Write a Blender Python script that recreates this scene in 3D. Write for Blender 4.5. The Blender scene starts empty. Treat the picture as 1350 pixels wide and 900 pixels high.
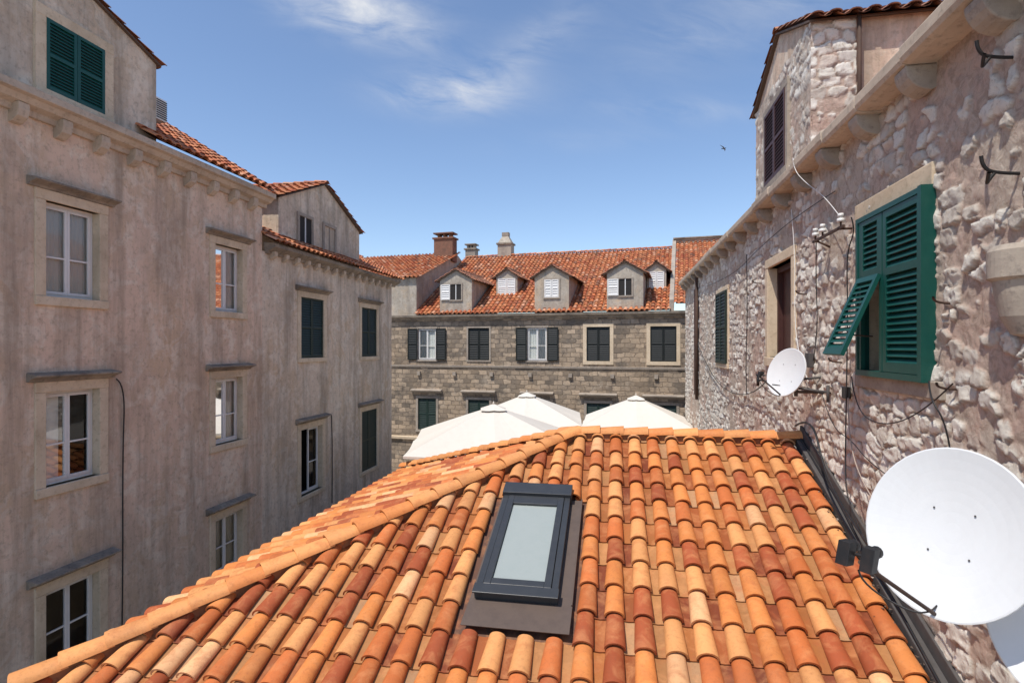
import bpy, bmesh, math, random
import numpy as np
from mathutils import Vector, Matrix
random.seed(7)
R = math.radians
sc = bpy.context.scene
COL = sc.collection

# ------------------------------------------------------------------ helpers
def V(*a): return Vector(a)
def empty(name, loc=(0,0,0)):
    o = bpy.data.objects.new(name, None); COL.objects.link(o); o.location = loc; o.empty_display_size = .3
    return o
def link(o, parent):
    COL.objects.link(o)
    if parent: o.parent = parent
    return o
class Fr:
    def __init__(s, O, A, N, U=(0,0,1)):
        s.O=Vector(O); s.A=Vector(A).normalized(); s.N=Vector(N).normalized(); s.U=Vector(U).normalized()
    def p(s,a,n,u): return s.O+s.A*a+s.N*n+s.U*u
class MB:
    def __init__(s): s.v=[]; s.f=[]; s.m=[]; s.mats=[]; s.sm=[]
    def mi(s,mat):
        if mat not in s.mats: s.mats.append(mat)
        return s.mats.index(mat)
    def poly(s,pts,mat,smooth=False):
        b=len(s.v); s.v+= [tuple(p) for p in pts]; s.f.append(list(range(b,b+len(pts)))); s.m.append(s.mi(mat)); s.sm.append(smooth)
    def hexa(s,P,mat):
        b=len(s.v); s.v+=[tuple(p) for p in P]
        for q in ((0,1,2,3),(7,6,5,4),(0,4,5,1),(1,5,6,2),(2,6,7,3),(3,7,4,0)):
            s.f.append([b+i for i in q]); s.m.append(s.mi(mat)); s.sm.append(False)
    def box(s,fr,a0,a1,n0,n1,u0,u1,mat):
        s.hexa([fr.p(a0,n0,u0),fr.p(a1,n0,u0),fr.p(a1,n1,u0),fr.p(a0,n1,u0),
                fr.p(a0,n0,u1),fr.p(a1,n0,u1),fr.p(a1,n1,u1),fr.p(a0,n1,u1)],mat)
    def extr(s,fr,prof,a0,a1,mat,smooth=False):
        k=len(prof); b=len(s.v)
        s.v+=[tuple(fr.p(a0,n,u)) for n,u in prof]+[tuple(fr.p(a1,n,u)) for n,u in prof]
        for i in range(k):
            j=(i+1)%k; s.f.append([b+i,b+j,b+k+j,b+k+i]); s.m.append(s.mi(mat)); s.sm.append(smooth)
        s.f.append([b+i for i in range(k)]); s.m.append(s.mi(mat)); s.sm.append(False)
        s.f.append([b+k+i for i in range(k)]); s.m.append(s.mi(mat)); s.sm.append(False)
    def tube(s,p0,p1,r0,r1,mat,seg=12,caps=True):
        p0=Vector(p0);p1=Vector(p1);d=(p1-p0).normalized()
        x=d.orthogonal().normalized(); y=d.cross(x); b=len(s.v)
        for p,r in ((p0,r0),(p1,r1)):
            for i in range(seg):
                t=2*math.pi*i/seg; s.v.append(tuple(p+x*math.cos(t)*r+y*math.sin(t)*r))
        for i in range(seg):
            j=(i+1)%seg; s.f.append([b+i,b+j,b+seg+j,b+seg+i]); s.m.append(s.mi(mat)); s.sm.append(True)
        if caps:
            s.f.append([b+i for i in range(seg)]); s.m.append(s.mi(mat)); s.sm.append(False)
            s.f.append([b+seg+i for i in range(seg)]); s.m.append(s.mi(mat)); s.sm.append(False)
    def done(s,name,parent=None,bevel=0,recalc=True):
        me=bpy.data.meshes.new(name); me.from_pydata(s.v,[],s.f)
        for m in s.mats: me.materials.append(m)
        me.polygons.foreach_set('material_index',s.m); me.polygons.foreach_set('use_smooth',s.sm)
        if recalc:
            bm=bmesh.new(); bm.from_mesh(me); bmesh.ops.recalc_face_normals(bm,faces=bm.faces); bm.to_mesh(me); bm.free()
        o=bpy.data.objects.new(name,me); link(o,parent)
        if bevel:
            md=o.modifiers.new('b','BEVEL'); md.width=bevel; md.segments=2; md.limit_method='ANGLE'; md.angle_limit=R(50)
        return o

# ------------------------------------------------------------------ materials
class NT:
    def __init__(s,name):
        s.m=bpy.data.materials.new(name); s.m.use_nodes=True; s.t=s.m.node_tree; s.b=s.t.nodes['Principled BSDF']
        s.co=s.t.nodes.new('ShaderNodeTexCoord').outputs['Object']
    def n(s,t,**k):
        x=s.t.nodes.new(t)
        for a,b in k.items(): setattr(x,a,b)
        return x
    def l(s,a,b): s.t.links.new(a,b)
    def mapping(s,scale,co=None,loc=(0,0,0)):
        x=s.n('ShaderNodeMapping'); x.inputs['Scale'].default_value=scale; x.inputs['Location'].default_value=loc
        s.l(co or s.co,x.inputs['Vector']); return x.outputs[0]
    def noise(s,scale,detail=5,rough=.6,co=None,dist=0):
        x=s.n('ShaderNodeTexNoise'); x.inputs['Scale'].default_value=scale; x.inputs['Detail'].default_value=detail
        x.inputs['Roughness'].default_value=rough; x.inputs['Distortion'].default_value=dist
        s.l(co or s.co,x.inputs['Vector']); return x.outputs['Fac']
    def ramp(s,fac,stops):
        x=s.n('ShaderNodeValToRGB'); e=x.color_ramp.elements
        while len(e)<len(stops): e.new(.5)
        for i,(p,c) in enumerate(stops):
            e[i].position=p; e[i].color=(c,c,c,1) if isinstance(c,(int,float)) else (*c,1)
        s.l(fac,x.inputs[0]); return x.outputs[0]
    def mix(s,f,a,b,mode='MIX'):
        x=s.n('ShaderNodeMix',data_type='RGBA',blend_type=mode)
        for i,val in ((0,f),(6,a),(7,b)):
            if isinstance(val,(int,float)): x.inputs[i].default_value=val
            elif isinstance(val,tuple): x.inputs[i].default_value=(*val,1)
            else: s.l(val,x.inputs[i])
        return x.outputs[2]
    def math(s,op,a,b=0,clamp=False):
        x=s.n('ShaderNodeMath',operation=op); x.use_clamp=clamp
        for i,val in ((0,a),(1,b)):
            if isinstance(val,(int,float)): x.inputs[i].default_value=val
            else: s.l(val,x.inputs[i])
        return x.outputs[0]
    def bump(s,h,strength=.5,dist=.02,prev=None):
        x=s.n('ShaderNodeBump'); x.inputs['Strength'].default_value=strength; x.inputs['Distance'].default_value=dist
        s.l(h,x.inputs['Height'])
        if prev: s.l(prev,x.inputs['Normal'])
        return x.outputs[0]
    def out(s,col,rough=.9,normal=None,spec=.2,metal=0):
        if isinstance(col,tuple): s.b.inputs['Base Color'].default_value=(*col,1)
        else: s.l(col,s.b.inputs['Base Color'])
        if isinstance(rough,(int,float)): s.b.inputs['Roughness'].default_value=rough
        else: s.l(rough,s.b.inputs['Roughness'])
        s.b.inputs['Specular IOR Level'].default_value=spec; s.b.inputs['Metallic'].default_value=metal
        if normal: s.l(normal,s.b.inputs['Normal'])
        return s.m

def plaster(name,c1,c2,dark,light,streak=.5):
    t=NT(name)
    big=t.noise(.55,7,.62,dist=.4); med=t.noise(2.4,9,.68,dist=.8)
    st=t.noise(1.0,7,.68,co=t.mapping((2.2,2.2,.20))); och=t.noise(1.1,8,.7,co=t.mapping((1,1,.6),loc=(7,3,1)))
    gp=t.noise(.8,9,.7,co=t.mapping((1,1,.8),loc=(3,11,5)),dist=.5)
    fine=t.noise(38,4,.6); grit=t.noise(9,7,.75); spots=t.noise(24,5,.7)
    c=t.mix(t.ramp(big,[(.38,0.),(.62,1.)]),c1,c2)
    c=t.mix(t.ramp(och,[(.48,0.),(.62,.6)]),c,(.58,.42,.265))
    c=t.mix(t.ramp(med,[(.48,0.),(.60,.8)]),c,light)
    c=t.mix(t.ramp(gp,[(.50,0.),(.60,.5)]),c,tuple((a+b)/2 for a,b in zip(c2,dark)))
    c=t.mix(t.ramp(st,[(.46,0.),(.68,streak)]),c,dark)
    c=t.mix(t.ramp(grit,[(.34,.55),(.49,0.)]),c,dark)
    c=t.mix(t.ramp(spots,[(.64,0.),(.72,.55)]),c,dark)
    b=t.bump(grit,.45,.03); b=t.bump(med,.35,.035,b); b=t.bump(fine,.3,.006,b)
    return t.out(c,.92,b)
def stone(name,c1,c2,dark,sc_=1.):
    t=NT(name)
    a=t.noise(3*sc_,7,.65,dist=.5); g=t.noise(14*sc_,6,.7); big=t.noise(.9*sc_,4)
    c=t.mix(t.ramp(a,[(.35,0.),(.65,1.)]),c1,c2)
    c=t.mix(t.ramp(g,[(.52,0.),(.7,.55)]),c,dark)
    c=t.mix(t.ramp(big,[(.5,0.),(.7,.5)]),c,dark)
    b=t.bump(g,.4,.015); b=t.bump(t.noise(60,3),.2,.004,b)
    return t.out(c,.9,b)
def paint(name,c,c2,rough=.5,amt=.6,spec=.4):
    t=NT(name); g=t.noise(7,6,.7,co=t.mapping((1,1,.5)))
    return t.out(t.mix(t.ramp(g,[(.45,0.),(.75,amt)]),c,c2),rough,t.bump(t.noise(30,4),.12,.004),spec)

M={}
M['plaster_pink']=plaster('plaster_pink',(.74,.555,.415),(.65,.485,.365),(.30,.235,.175),(.76,.65,.52),.75)
M['plaster_grey']=plaster('plaster_grey',(.71,.585,.455),(.60,.485,.37),(.27,.225,.175),(.74,.65,.53),.75)
M['plaster_far']=plaster('plaster_far',(.46,.41,.335),(.40,.35,.285),(.2,.17,.14),(.50,.45,.375))
M['frame_stone']=stone('frame_stone',(.68,.56,.41),(.60,.48,.335),(.34,.26,.17))
M['dark_stone']=stone('dark_stone',(.20,.17,.14),(.36,.30,.23),(.06,.052,.045))
M['cornice_stone']=stone('cornice_stone',(.56,.465,.36),(.47,.385,.295),(.20,.165,.13))
M['grey_stone']=stone('grey_stone',(.42,.36,.29),(.33,.28,.23),(.13,.11,.1))
M['green']=paint('green_paint',(.004,.062,.048),(.012,.09,.07),.42)
M['green_dk']=paint('dark_green_paint',(.012,.030,.024),(.025,.05,.04),.5)
M['shutter_blk']=paint('black_green_paint',(.008,.011,.010),(.018,.02,.018),.5)
M['brown']=paint('brown_paint',(.06,.022,.018),(.10,.045,.035),.55)
M['white']=paint('white_paint',(.74,.73,.70),(.62,.60,.56),.5)
M['black']=paint('black_iron',(.015,.015,.016),(.05,.035,.03),.5)
M['rust']=paint('rusty_iron',(.06,.035,.025),(.12,.06,.035),.8)
M['anthracite']=paint('grey_aluminium',(.035,.038,.042),(.05,.052,.055),.38,spec=.5)
M['flash']=paint('brown_flashing',(.115,.085,.070),(.075,.057,.05),.6,spec=.25)
M['lead']=paint('dark_flashing',(.09,.082,.078),(.05,.046,.042),.7,spec=.2)
M['wood']=paint('eave_wood',(.11,.075,.055),(.07,.05,.04),.8)
M['dish']=paint('dish_white',(.66,.67,.67),(.58,.585,.58),.38,amt=.35)
M['canvas']=paint('canvas',(.66,.62,.55),(.60,.56,.49),.9)
M['curtain']=paint('curtain',(.80,.79,.75),(.70,.69,.65),.95)
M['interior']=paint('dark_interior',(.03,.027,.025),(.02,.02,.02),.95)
M['mortar']=stone('mortar',(.42,.34,.28),(.36,.29,.24),(.2,.16,.13))
M['bed']=stone('ridge_bedding',(.34,.15,.07),(.26,.12,.06),(.12,.06,.04))
M['porcelain']=paint('porcelain',(.7,.69,.66),(.5,.48,.45),.2)
M['sky_glass']=paint('skylight_glass',(.32,.355,.335),(.29,.33,.31),.06,spec=.8)
M['brickch']=stone('brick_chimney',(.24,.12,.08),(.18,.10,.07),(.08,.06,.05),2)
def glass():
    m=bpy.data.materials.new('window_glass'); m.use_nodes=True; t=m.node_tree; t.nodes.clear()
    o=t.nodes.new('ShaderNodeOutputMaterial'); mx=t.nodes.new('ShaderNodeMixShader'); tr=t.nodes.new('ShaderNodeBsdfTransparent'); g=t.nodes.new('ShaderNodeBsdfGlossy'); f=t.nodes.new('ShaderNodeFresnel')
    g.inputs['Roughness'].default_value=.03; tr.inputs[0].default_value=(.85,.88,.87,1); f.inputs[0].default_value=1.45
    t.links.new(f.outputs[0],mx.inputs[0]); t.links.new(tr.outputs[0],mx.inputs[1]); t.links.new(g.outputs[0],mx.inputs[2]); t.links.new(mx.outputs[0],o.inputs[0]); return m
M['glass']=glass()
def tilemat(name,age):
    t=NT(name); at=t.n('ShaderNodeAttribute',attribute_name='tcol')
    a=t.noise(4.5,6,.65,dist=.7); g=t.noise(28,5,.7); big=t.noise(1.1,5,.6); sp=t.noise(55,4,.7); fl=t.noise(5.5,5,.6,co=t.mapping((1,1,1),loc=(9,4,2)),dist=.5)
    c=t.mix(t.ramp(a,[(.47,0.),(.70,.45)]),at.outputs['Color'],(.68,.31,.125))
    c=t.mix(t.ramp(fl,[(.52,0.),(.68,.35)]),c,(.40,.105,.035))
    c=t.mix(t.ramp(g,[(.5,0.),(.75,.3+.3*age)]),c,(.24,.085,.035))
    c=t.mix(t.ramp(big,[(.5,0.),(.72,.55*age)]),c,(.16,.11,.08))
    c=t.mix(t.ramp(sp,[(.64,0.),(.72,.55)]),c,(.10,.06,.04))
    return t.out(c,.70,t.bump(g,.3,.007),.3)
M['tile']=tilemat('roof_tile',.3); M['tile_old']=tilemat('old_roof_tile',.75)
def ashlar():
    t=NT('ashlar_stone')
    def dot(v):
        x=t.n('ShaderNodeVectorMath',operation='DOT_PRODUCT'); t.l(t.co,x.inputs[0]); x.inputs[1].default_value=v; return x.outputs['Value']
    cb=t.n('ShaderNodeCombineXYZ'); 
    wob=t.noise(2.5,3); 
    t.l(t.math('ADD',dot((-.994,.11,0)),t.math('MULTIPLY',wob,.30)),cb.inputs[0])
    t.l(t.math('ADD',dot((0,0,1)),t.math('MULTIPLY',wob,.20)),cb.inputs[1])
    br=t.n('ShaderNodeTexBrick'); t.l(cb.outputs[0],br.inputs['Vector'])
    for k,v in (('Scale',1.),('Mortar Size',.018),('Mortar Smooth',.5),('Bias',-.05),('Brick Width',.44),('Row Height',.23)): br.inputs[k].default_value=v
    br.inputs['Color1'].default_value=(.50,.39,.28,1); br.inputs['Color2'].default_value=(.14,.118,.095,1); br.inputs['Mortar'].default_value=(.24,.195,.15,1)
    g=t.noise(5,6,.7); big=t.noise(.5,5,.6); m2=t.noise(1.8,6,.7); m3=t.noise(1.2,7,.7,co=t.mapping((1,1,1),loc=(4,8,3)))
    c=t.mix(t.ramp(g,[(.45,0.),(.7,.55)]),br.outputs['Color'],(.13,.11,.095))
    c=t.mix(t.ramp(big,[(.42,0.),(.65,.4)]),c,(.45,.33,.215))
    c=t.mix(t.ramp(m2,[(.52,0.),(.68,.7)]),c,(.10,.087,.075))
    c=t.mix(t.ramp(m3,[(.56,0.),(.66,.5)]),c,(.50,.42,.33))
    h=t.math('SUBTRACT',t.math('MULTIPLY',g,.5),br.outputs['Fac'])
    return t.out(c,.95,t.bump(h,.9,.06))
M['ashlar']=ashlar()
def rubble():
    t=NT('rubble_stone')
    s1=t.n('ShaderNodeAttribute',attribute_name='stone').outputs['Fac']; s2=t.n('ShaderNodeAttribute',attribute_name='srnd').outputs['Fac']
    g=t.noise(9,9,.75,dist=.6); f=t.noise(42,6,.75); big=t.noise(.8,6,.65)
    st=t.ramp(s2,[(0.,(.52,.46,.39)),(.25,(.68,.635,.55)),(.65,(.80,.765,.68)),(1.,(.60,.51,.43))])
    st=t.mix(t.ramp(g,[(.53,0.),(.63,.7)]),st,(.42,.36,.29))
    st=t.mix(t.ramp(f,[(.57,0.),(.68,.4)]),st,(.27,.23,.19))
    mo=t.mix(t.ramp(big,[(.42,0.),(.58,1.)]),(.52,.375,.30),(.52,.44,.355))
    mo=t.mix(t.ramp(g,[(.42,.65),(.54,0.)]),mo,(.29,.215,.165))
    mo=t.mix(t.ramp(f,[(.59,0.),(.68,.35)]),mo,(.66,.59,.50))
    c=t.mix(s1,mo,st)
    b=t.bump(g,.65,.035); b=t.bump(f,.6,.012,b)
    return t.out(c,.93,b)
M['rubble']=rubble()
def paving():
    t=NT('paving_stone'); br=t.n('ShaderNodeTexBrick'); t.l(t.co,br.inputs['Vector'])
    for k,v in (('Scale',1.),('Mortar Size',.01),('Brick Width',.8),('Row Height',.5)): br.inputs[k].default_value=v
    br.inputs['Color1'].default_value=(.52,.48,.43,1); br.inputs['Color2'].default_value=(.45,.41,.37,1); br.inputs['Mortar'].default_value=(.2,.18,.16,1)
    return t.out(t.mix(t.ramp(t.noise(2,5),[(.5,0.),(.8,.4)]),br.outputs['Color'],(.3,.27,.24)),.6)
M['paving']=paving()

# ------------------------------------------------------------------ tiles
PAL_NEW=[((.70,.32,.115),.27),((.63,.22,.06),.25),((.52,.145,.04),.21),((.35,.08,.028),.19),((.74,.41,.20),.08)]
PAL_OLD=[((.56,.21,.09),.3),((.50,.15,.06),.3),((.38,.10,.045),.22),((.60,.31,.19),.12),((.24,.11,.07),.06)]
PAL_DK=[((.34,.15,.09),.4),((.26,.12,.08),.35),((.20,.11,.08),.25)]
def pick(pal,rng):
    x=rng.random(); s=0
    for c,w in pal:
        s+=w
        if x<s: break
    k=.84+.30*rng.random(); return tuple(min(1,q*k) for q in c)
class TM:
    def __init__(s): s.v=[];s.f=[];s.c=[];s.s=[]
    def cover(s,col,O,A,D,N,w0,h0,w1,h1,L,l0,l1,seg=8,th=.014,conc=False):
        b=len(s.v)
        for (sv,w,h,l) in ((0,w0,h0,l0),(L*.5,(w0+w1)/2,(h0+h1)/2,(l0+l1)/2),(L,w1,h1,l1)):
            for i in range(seg+1):
                t=math.pi*i/seg; sn=math.sin(t)
                s.v.append(tuple(O+D*sv-A*math.cos(t)*w+N*((-sn if conc else sn)*h+l)))
        k=seg+1
        for r in (0,1):
            for i in range(seg):
                s.f.append((b+r*k+i,b+r*k+i+1,b+(r+1)*k+i+1,b+(r+1)*k+i)); s.c.append(col); s.s.append(True)
        b=len(s.v); 
        for q in (0,th):
            for i in range(k):
                t=math.pi*i/seg; sn=math.sin(t); hh=(h1+q if conc else h1-q)
                s.v.append(tuple(O+D*L-A*math.cos(t)*(w1-(0 if conc else q))+N*((-sn if conc else sn)*hh+l1)))
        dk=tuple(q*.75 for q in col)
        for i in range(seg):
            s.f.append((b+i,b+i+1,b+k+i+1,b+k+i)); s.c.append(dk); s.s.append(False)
    def quad(s,P,col):
        b=len(s.v); s.v+=[tuple(p) for p in P]; s.f.append((b,b+1,b+2,b+3)); s.c.append(col); s.s.append(False)
    def done(s,name,parent,mat,clips=()):
        me=bpy.data.meshes.new(name); me.from_pydata(s.v,[],s.f); me.materials.append(mat)
        at=me.attributes.new('tcol','FLOAT_COLOR','FACE')
        at.data.foreach_set('color',np.array([(*c,1) for c in s.c],dtype=np.float32).ravel())
        me.polygons.foreach_set('use_smooth',s.s)
        if clips:
            bm=bmesh.new(); bm.from_mesh(me)
            for co,no in clips:
                bmesh.ops.bisect_plane(bm,geom=bm.verts[:]+bm.edges[:]+bm.faces[:],plane_co=co,plane_no=no,clear_outer=True)
            bm.to_mesh(me); bm.free()
        o=bpy.data.objects.new(name,me); return link(o,parent)
def tile_roof(name,parent,O,A,D,width,length,sp=.25,gauge=.34,clips=(),skip=None,pal=PAL_NEW,mat=None,seg=8,seed=1,jit=1.,hi=1.):
    O=Vector(O);A=Vector(A).normalized();D=Vector(D).normalized();N=A.cross(D).normalized()
    if N.z<0: N=-N
    rng=random.Random(seed); T=TM(); nc=int(round(width/sp)); nr=int(math.ceil(length/gauge)); k=sp/.25
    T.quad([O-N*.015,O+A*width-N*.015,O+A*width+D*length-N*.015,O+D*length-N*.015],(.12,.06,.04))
    for c in range(nc+1):
        x=c*sp
        for r in range(nr):
            s0=length-(r+1)*gauge; 
            Lc=gauge+.06
            if s0<-.05: s0=-.05; Lc=length-r*gauge-s0+.0
            mid=s0+gauge*.5
            if not(skip and skip(x,mid)):
                col=pick(pal,rng)
                j=rng.uniform(-1,1)*.006*jit; jl=rng.uniform(0,1)*.008*jit
                yaw=rng.uniform(-1,1)*.016*jit
                d=(D+A*yaw).normalized()
                T.cover(col,O+A*(x+j)+D*s0,A,d,N,.074*k,.052*k*hi,.092*k,.066*k*hi,Lc+rng.uniform(-.008,.010)*jit,.012,.040+jl,seg,.018)
            xm=x+sp/2
            if c<nc and not(skip and skip(xm,mid)):
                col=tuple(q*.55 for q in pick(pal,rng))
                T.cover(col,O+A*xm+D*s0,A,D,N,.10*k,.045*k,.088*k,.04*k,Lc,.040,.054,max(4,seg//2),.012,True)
    return T.done(name,parent,mat or M['tile'],clips)
def caps(name,parent,P1,P0,N,w=.13,h=.09,L=.42,mat=None,pal=None,seed=3,seg=10):
    P1=Vector(P1);P0=Vector(P0);D=(P0-P1); tot=D.length; D.normalize(); N=Vector(N); N=(N-D*N.dot(D)).normalized(); A=D.cross(N).normalized()
    rng=random.Random(seed); T=TM(); n=max(1,int(round(tot/(L-.06)))); st=tot/n
    for i in range(n):
        col=pick(pal or [((.70,.305,.105),.65),((.65,.235,.07),.35)],rng)
        T.cover(col,P1+D*(st*i-.03)+A*rng.uniform(-.008,.008),A,(D+A*rng.uniform(-.012,.012)).normalized(),N,w*.88,h*.86,w,h,st+.06,0,.024,seg,.018)
    return T.done(name,parent,mat or M['tile'])

# ------------------------------------------------------------------ facade parts
def wall_open(mb,fr,a0,a1,u0,u1,ops,mat,depth=.25,revmat=None,inner=None):
    As=sorted({a0,a1,*[o[0] for o in ops],*[o[1] for o in ops]}); Us=sorted({u0,u1,*[o[2] for o in ops],*[o[3] for o in ops]})
    for i in range(len(As)-1):
        for j in range(len(Us)-1):
            ca=(As[i]+As[i+1])/2; cu=(Us[j]+Us[j+1])/2
            if any(o[0]<ca<o[1] and o[2]<cu<o[3] for o in ops): continue
            mb.poly([fr.p(As[i],0,Us[j]),fr.p(As[i+1],0,Us[j]),fr.p(As[i+1],0,Us[j+1]),fr.p(As[i],0,Us[j+1])],mat)
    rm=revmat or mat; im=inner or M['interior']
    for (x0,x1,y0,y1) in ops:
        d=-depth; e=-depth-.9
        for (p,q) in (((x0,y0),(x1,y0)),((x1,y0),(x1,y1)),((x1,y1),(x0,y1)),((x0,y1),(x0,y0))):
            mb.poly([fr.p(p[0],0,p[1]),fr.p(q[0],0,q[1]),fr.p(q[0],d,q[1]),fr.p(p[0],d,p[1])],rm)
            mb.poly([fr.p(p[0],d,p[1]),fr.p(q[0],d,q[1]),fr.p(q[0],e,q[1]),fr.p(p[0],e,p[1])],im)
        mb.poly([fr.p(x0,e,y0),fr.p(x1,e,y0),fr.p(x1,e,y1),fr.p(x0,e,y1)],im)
def surround(mb,fr,x0,x1,y0,y1,w=.14,mat=None,proud=.03,back=-.12,sill=True,wb=None):
    m=mat or M['frame_stone']; i=.004; wb=w if wb is None else wb
    mb.box(fr,x0-w,x0+i,back,proud,y0,y1,m); mb.box(fr,x1-i,x1+w,back,proud,y0,y1,m)
    mb.box(fr,x0-w-.002,x1+w+.002,back,proud+.004,y1,y1+w,m)
    mb.box(fr,x0-w-.002,x1+w+.002,back,proud+(.02 if sill else .004),y0-wb,y0,m)
def lintel(mb,fr,x0,x1,y,proj=.17,h=.13,mat=None):
    m=mat or M['dark_stone']
    mb.extr(fr,[(-.05,y),(.05,y),(.06,y+h*.3),(proj*.6,y+h*.5),(proj*.9,y+h*.65),(proj,y+h*.68),(proj,y+h*.95),(0,y+h*1.25),(-.05,y+h*1.25)],x0,x1,m)
def casement(mb,fr,x0,x1,y0,y1,n=-.13,mun=(.45,),leaf=(True,True),curt=True):
    W=M['white']; f=.05
    mb.box(fr,x0,x1,n-.05,n,y0,y0+f,W); mb.box(fr,x0,x1,n-.05,n,y1-f,y1,W)
    mb.box(fr,x0,x0+f,n-.05,n,y0+f,y1-f,W); mb.box(fr,x1-f,x1,n-.05,n,y0+f,y1-f,W)
    xm=(x0+x1)/2
    for k,(p,q) in enumerate(((x0+f,xm),(xm,x1-f))):
        if not leaf[k]: continue
        g=.045; a,b=y0+f,y1-f; n2=n+.012
        mb.box(fr,p+.003,p+g,n-.03,n2,a,b,W); mb.box(fr,q-g,q-.003,n-.03,n2,a,b,W)
        mb.box(fr,p+g,q-g,n-.03,n2,a,a+g,W); mb.box(fr,p+g,q-g,n-.03,n2,b-g,b,W)
        for m_ in mun:
            y=a+(b-a)*m_; mb.box(fr,p+g,q-g,n-.025,n2-.006,y-.014,y+.014,W)
        mb.poly([fr.p(p+g,n-.012,a+g),fr.p(q-g,n-.012,a+g),fr.p(q-g,n-.012,b-g),fr.p(p+g,n-.012,b-g)],M['glass'])
        if curt:
            k_=14; c0=p+.01; c1=q-.005
            for i in range(k_):
                xa=c0+(c1-c0)*i/k_; xb=c0+(c1-c0)*(i+1)/k_
                na=n-.07+.012*math.sin(i*1.9); nb=n-.07+.012*math.sin((i+1)*1.9)
                mb.poly([fr.p(xa,na,a),fr.p(xb,nb,a),fr.p(xb,nb,b),fr.p(xa,na,b)],M['curtain'],True)
def shutter(mb,fr,x0,x1,y0,y1,n=0.,th=.035,mat=None,rails=(.5,),pitch=.055,st=.055,back=True):
    m=mat or M['green_dk']; 
    mb.box(fr,x0,x0+st,n,n+th,y0,y1,m); mb.box(fr,x1-st,x1,n,n+th,y0,y1,m)
    ys=[y0]+[y0+(y1-y0)*r for r in rails]+[y1]
    mb.box(fr,x0+st,x1-st,n,n+th,y0,y0+st*1.3,m); mb.box(fr,x0+st,x1-st,n,n+th,y1-st,y1,m)
    for r in ys[1:-1]: mb.box(fr,x0+st,x1-st,n,n+th,r-st*.5,r+st*.5,m)
    for k in range(len(ys)-1):
        lo=ys[k]+(st*1.3 if k==0 else st*.5); hi=ys[k+1]-(st if k==len(ys)-2 else st*.5)
        c=int((hi-lo)/pitch); 
        if c<1: continue
        p=(hi-lo)/c
        for i in range(c):
            z=lo+(i+.5)*p; d=p*.42
            mb.hexa([fr.p(x0+st,n+.003,z+d-.008),fr.p(x1-st,n+.003,z+d-.008),fr.p(x1-st,n+th-.004,z-d-.008),fr.p(x0+st,n+th-.004,z-d-.008),
                     fr.p(x0+st,n+.003,z+d),fr.p(x1-st,n+.003,z+d),fr.p(x1-st,n+th-.004,z-d),fr.p(x0+st,n+th-.004,z-d)],m)
    if back: mb.poly([fr.p(x0+.01,n-.004,y0+.01),fr.p(x1-.01,n-.004,y0+.01),fr.p(x1-.01,n-.004,y1-.01),fr.p(x0+.01,n-.004,y1-.01)],M['interior'])
def double_shutter(mb,fr,x0,x1,y0,y1,n,mat,**k):
    xm=(x0+x1)/2; shutter(mb,fr,x0,xm-.004,y0,y1,n,mat=mat,**k); shutter(mb,fr,xm+.004,x1,y0,y1,n,mat=mat,**k)
def gable(name,parent,fr,a0,a1,nf,nb,zb,ze,zp,wall,oh=.12,ohf=.12,sp=.25,pal=PAL_OLD,mat=None,seed=5):
    mb=MB(); am=(a0+a1)/2
    F=[(a0,zb),(a1,zb),(a1,ze),(am,zp),(a0,ze)]
    mb.poly([fr.p(a,nf,z) for a,z in F],wall); mb.poly([fr.p(a,nb,z) for a,z in F],wall)
    mb.poly([fr.p(a0,nf,zb),fr.p(a0,nb,zb),fr.p(a0,nb,ze),fr.p(a0,nf,ze)],wall)
    mb.poly([fr.p(a1,nf,zb),fr.p(a1,nb,zb),fr.p(a1,nb,ze),fr.p(a1,nf,ze)],wall)
    o=mb.done(name+'_walls',parent)
    sl=(zp-ze)/(am-a0); w=MB()
    for sgn,ae in ((-1,a0),(1,a1)):
        e=ae+sgn*oh; zz=ze-sl*oh; t=.03
        P=[fr.p(am,nf+ohf,zp+.004),fr.p(e,nf+ohf,zz+.004),fr.p(e,nb,zz+.004),fr.p(am,nb,zp+.004)]
        w.hexa(P+[p+Vector((0,0,t)) for p in P],M['wood'])
        Ov=fr.p(am,nf+ohf-.06,zp+t+.02); Dv=(fr.p(e,nf+ohf-.06,zz+t+.02)-Ov)
        tile_roof(name+'_roof_tiles',parent,Ov,-fr.N,Dv,(nf+ohf)-nb,Dv.length+.05,sp=sp,pal=pal,mat=mat or M['tile_old'],seed=seed+sgn,seg=6,jit=1.6,hi=.7)
    w.done(name+'_roof_boards',parent)
    caps(name+'_ridge_tiles',parent,fr.p(am,nf+ohf,zp+.07),fr.p(am,nb,zp+.07),(0,0,1),w=.11,h=.07,mat=mat or M['tile_old'],pal=pal,seg=6)
def cable(name,pts,r,mat,parent=None):
    cu=bpy.data.curves.new(name,'CURVE'); cu.dimensions='3D'; s=cu.splines.new('NURBS'); s.points.add(len(pts)-1)
    for i,p in enumerate(pts): s.points[i].co=(*p,1)
    s.order_u=min(3,len(pts)); s.use_endpoint_u=True; cu.bevel_depth=r; cu.bevel_resolution=2; cu.resolution_u=6
    cu.materials.append(mat); o=bpy.data.objects.new(name,cu); return link(o,parent)

# ================================================================== ground
GZ=-7.0
mb=MB(); mb.poly([(-400,-400,GZ),(400,-400,GZ),(400,400,GZ),(-400,400,GZ)],M['paving']); mb.done('ground')

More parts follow.
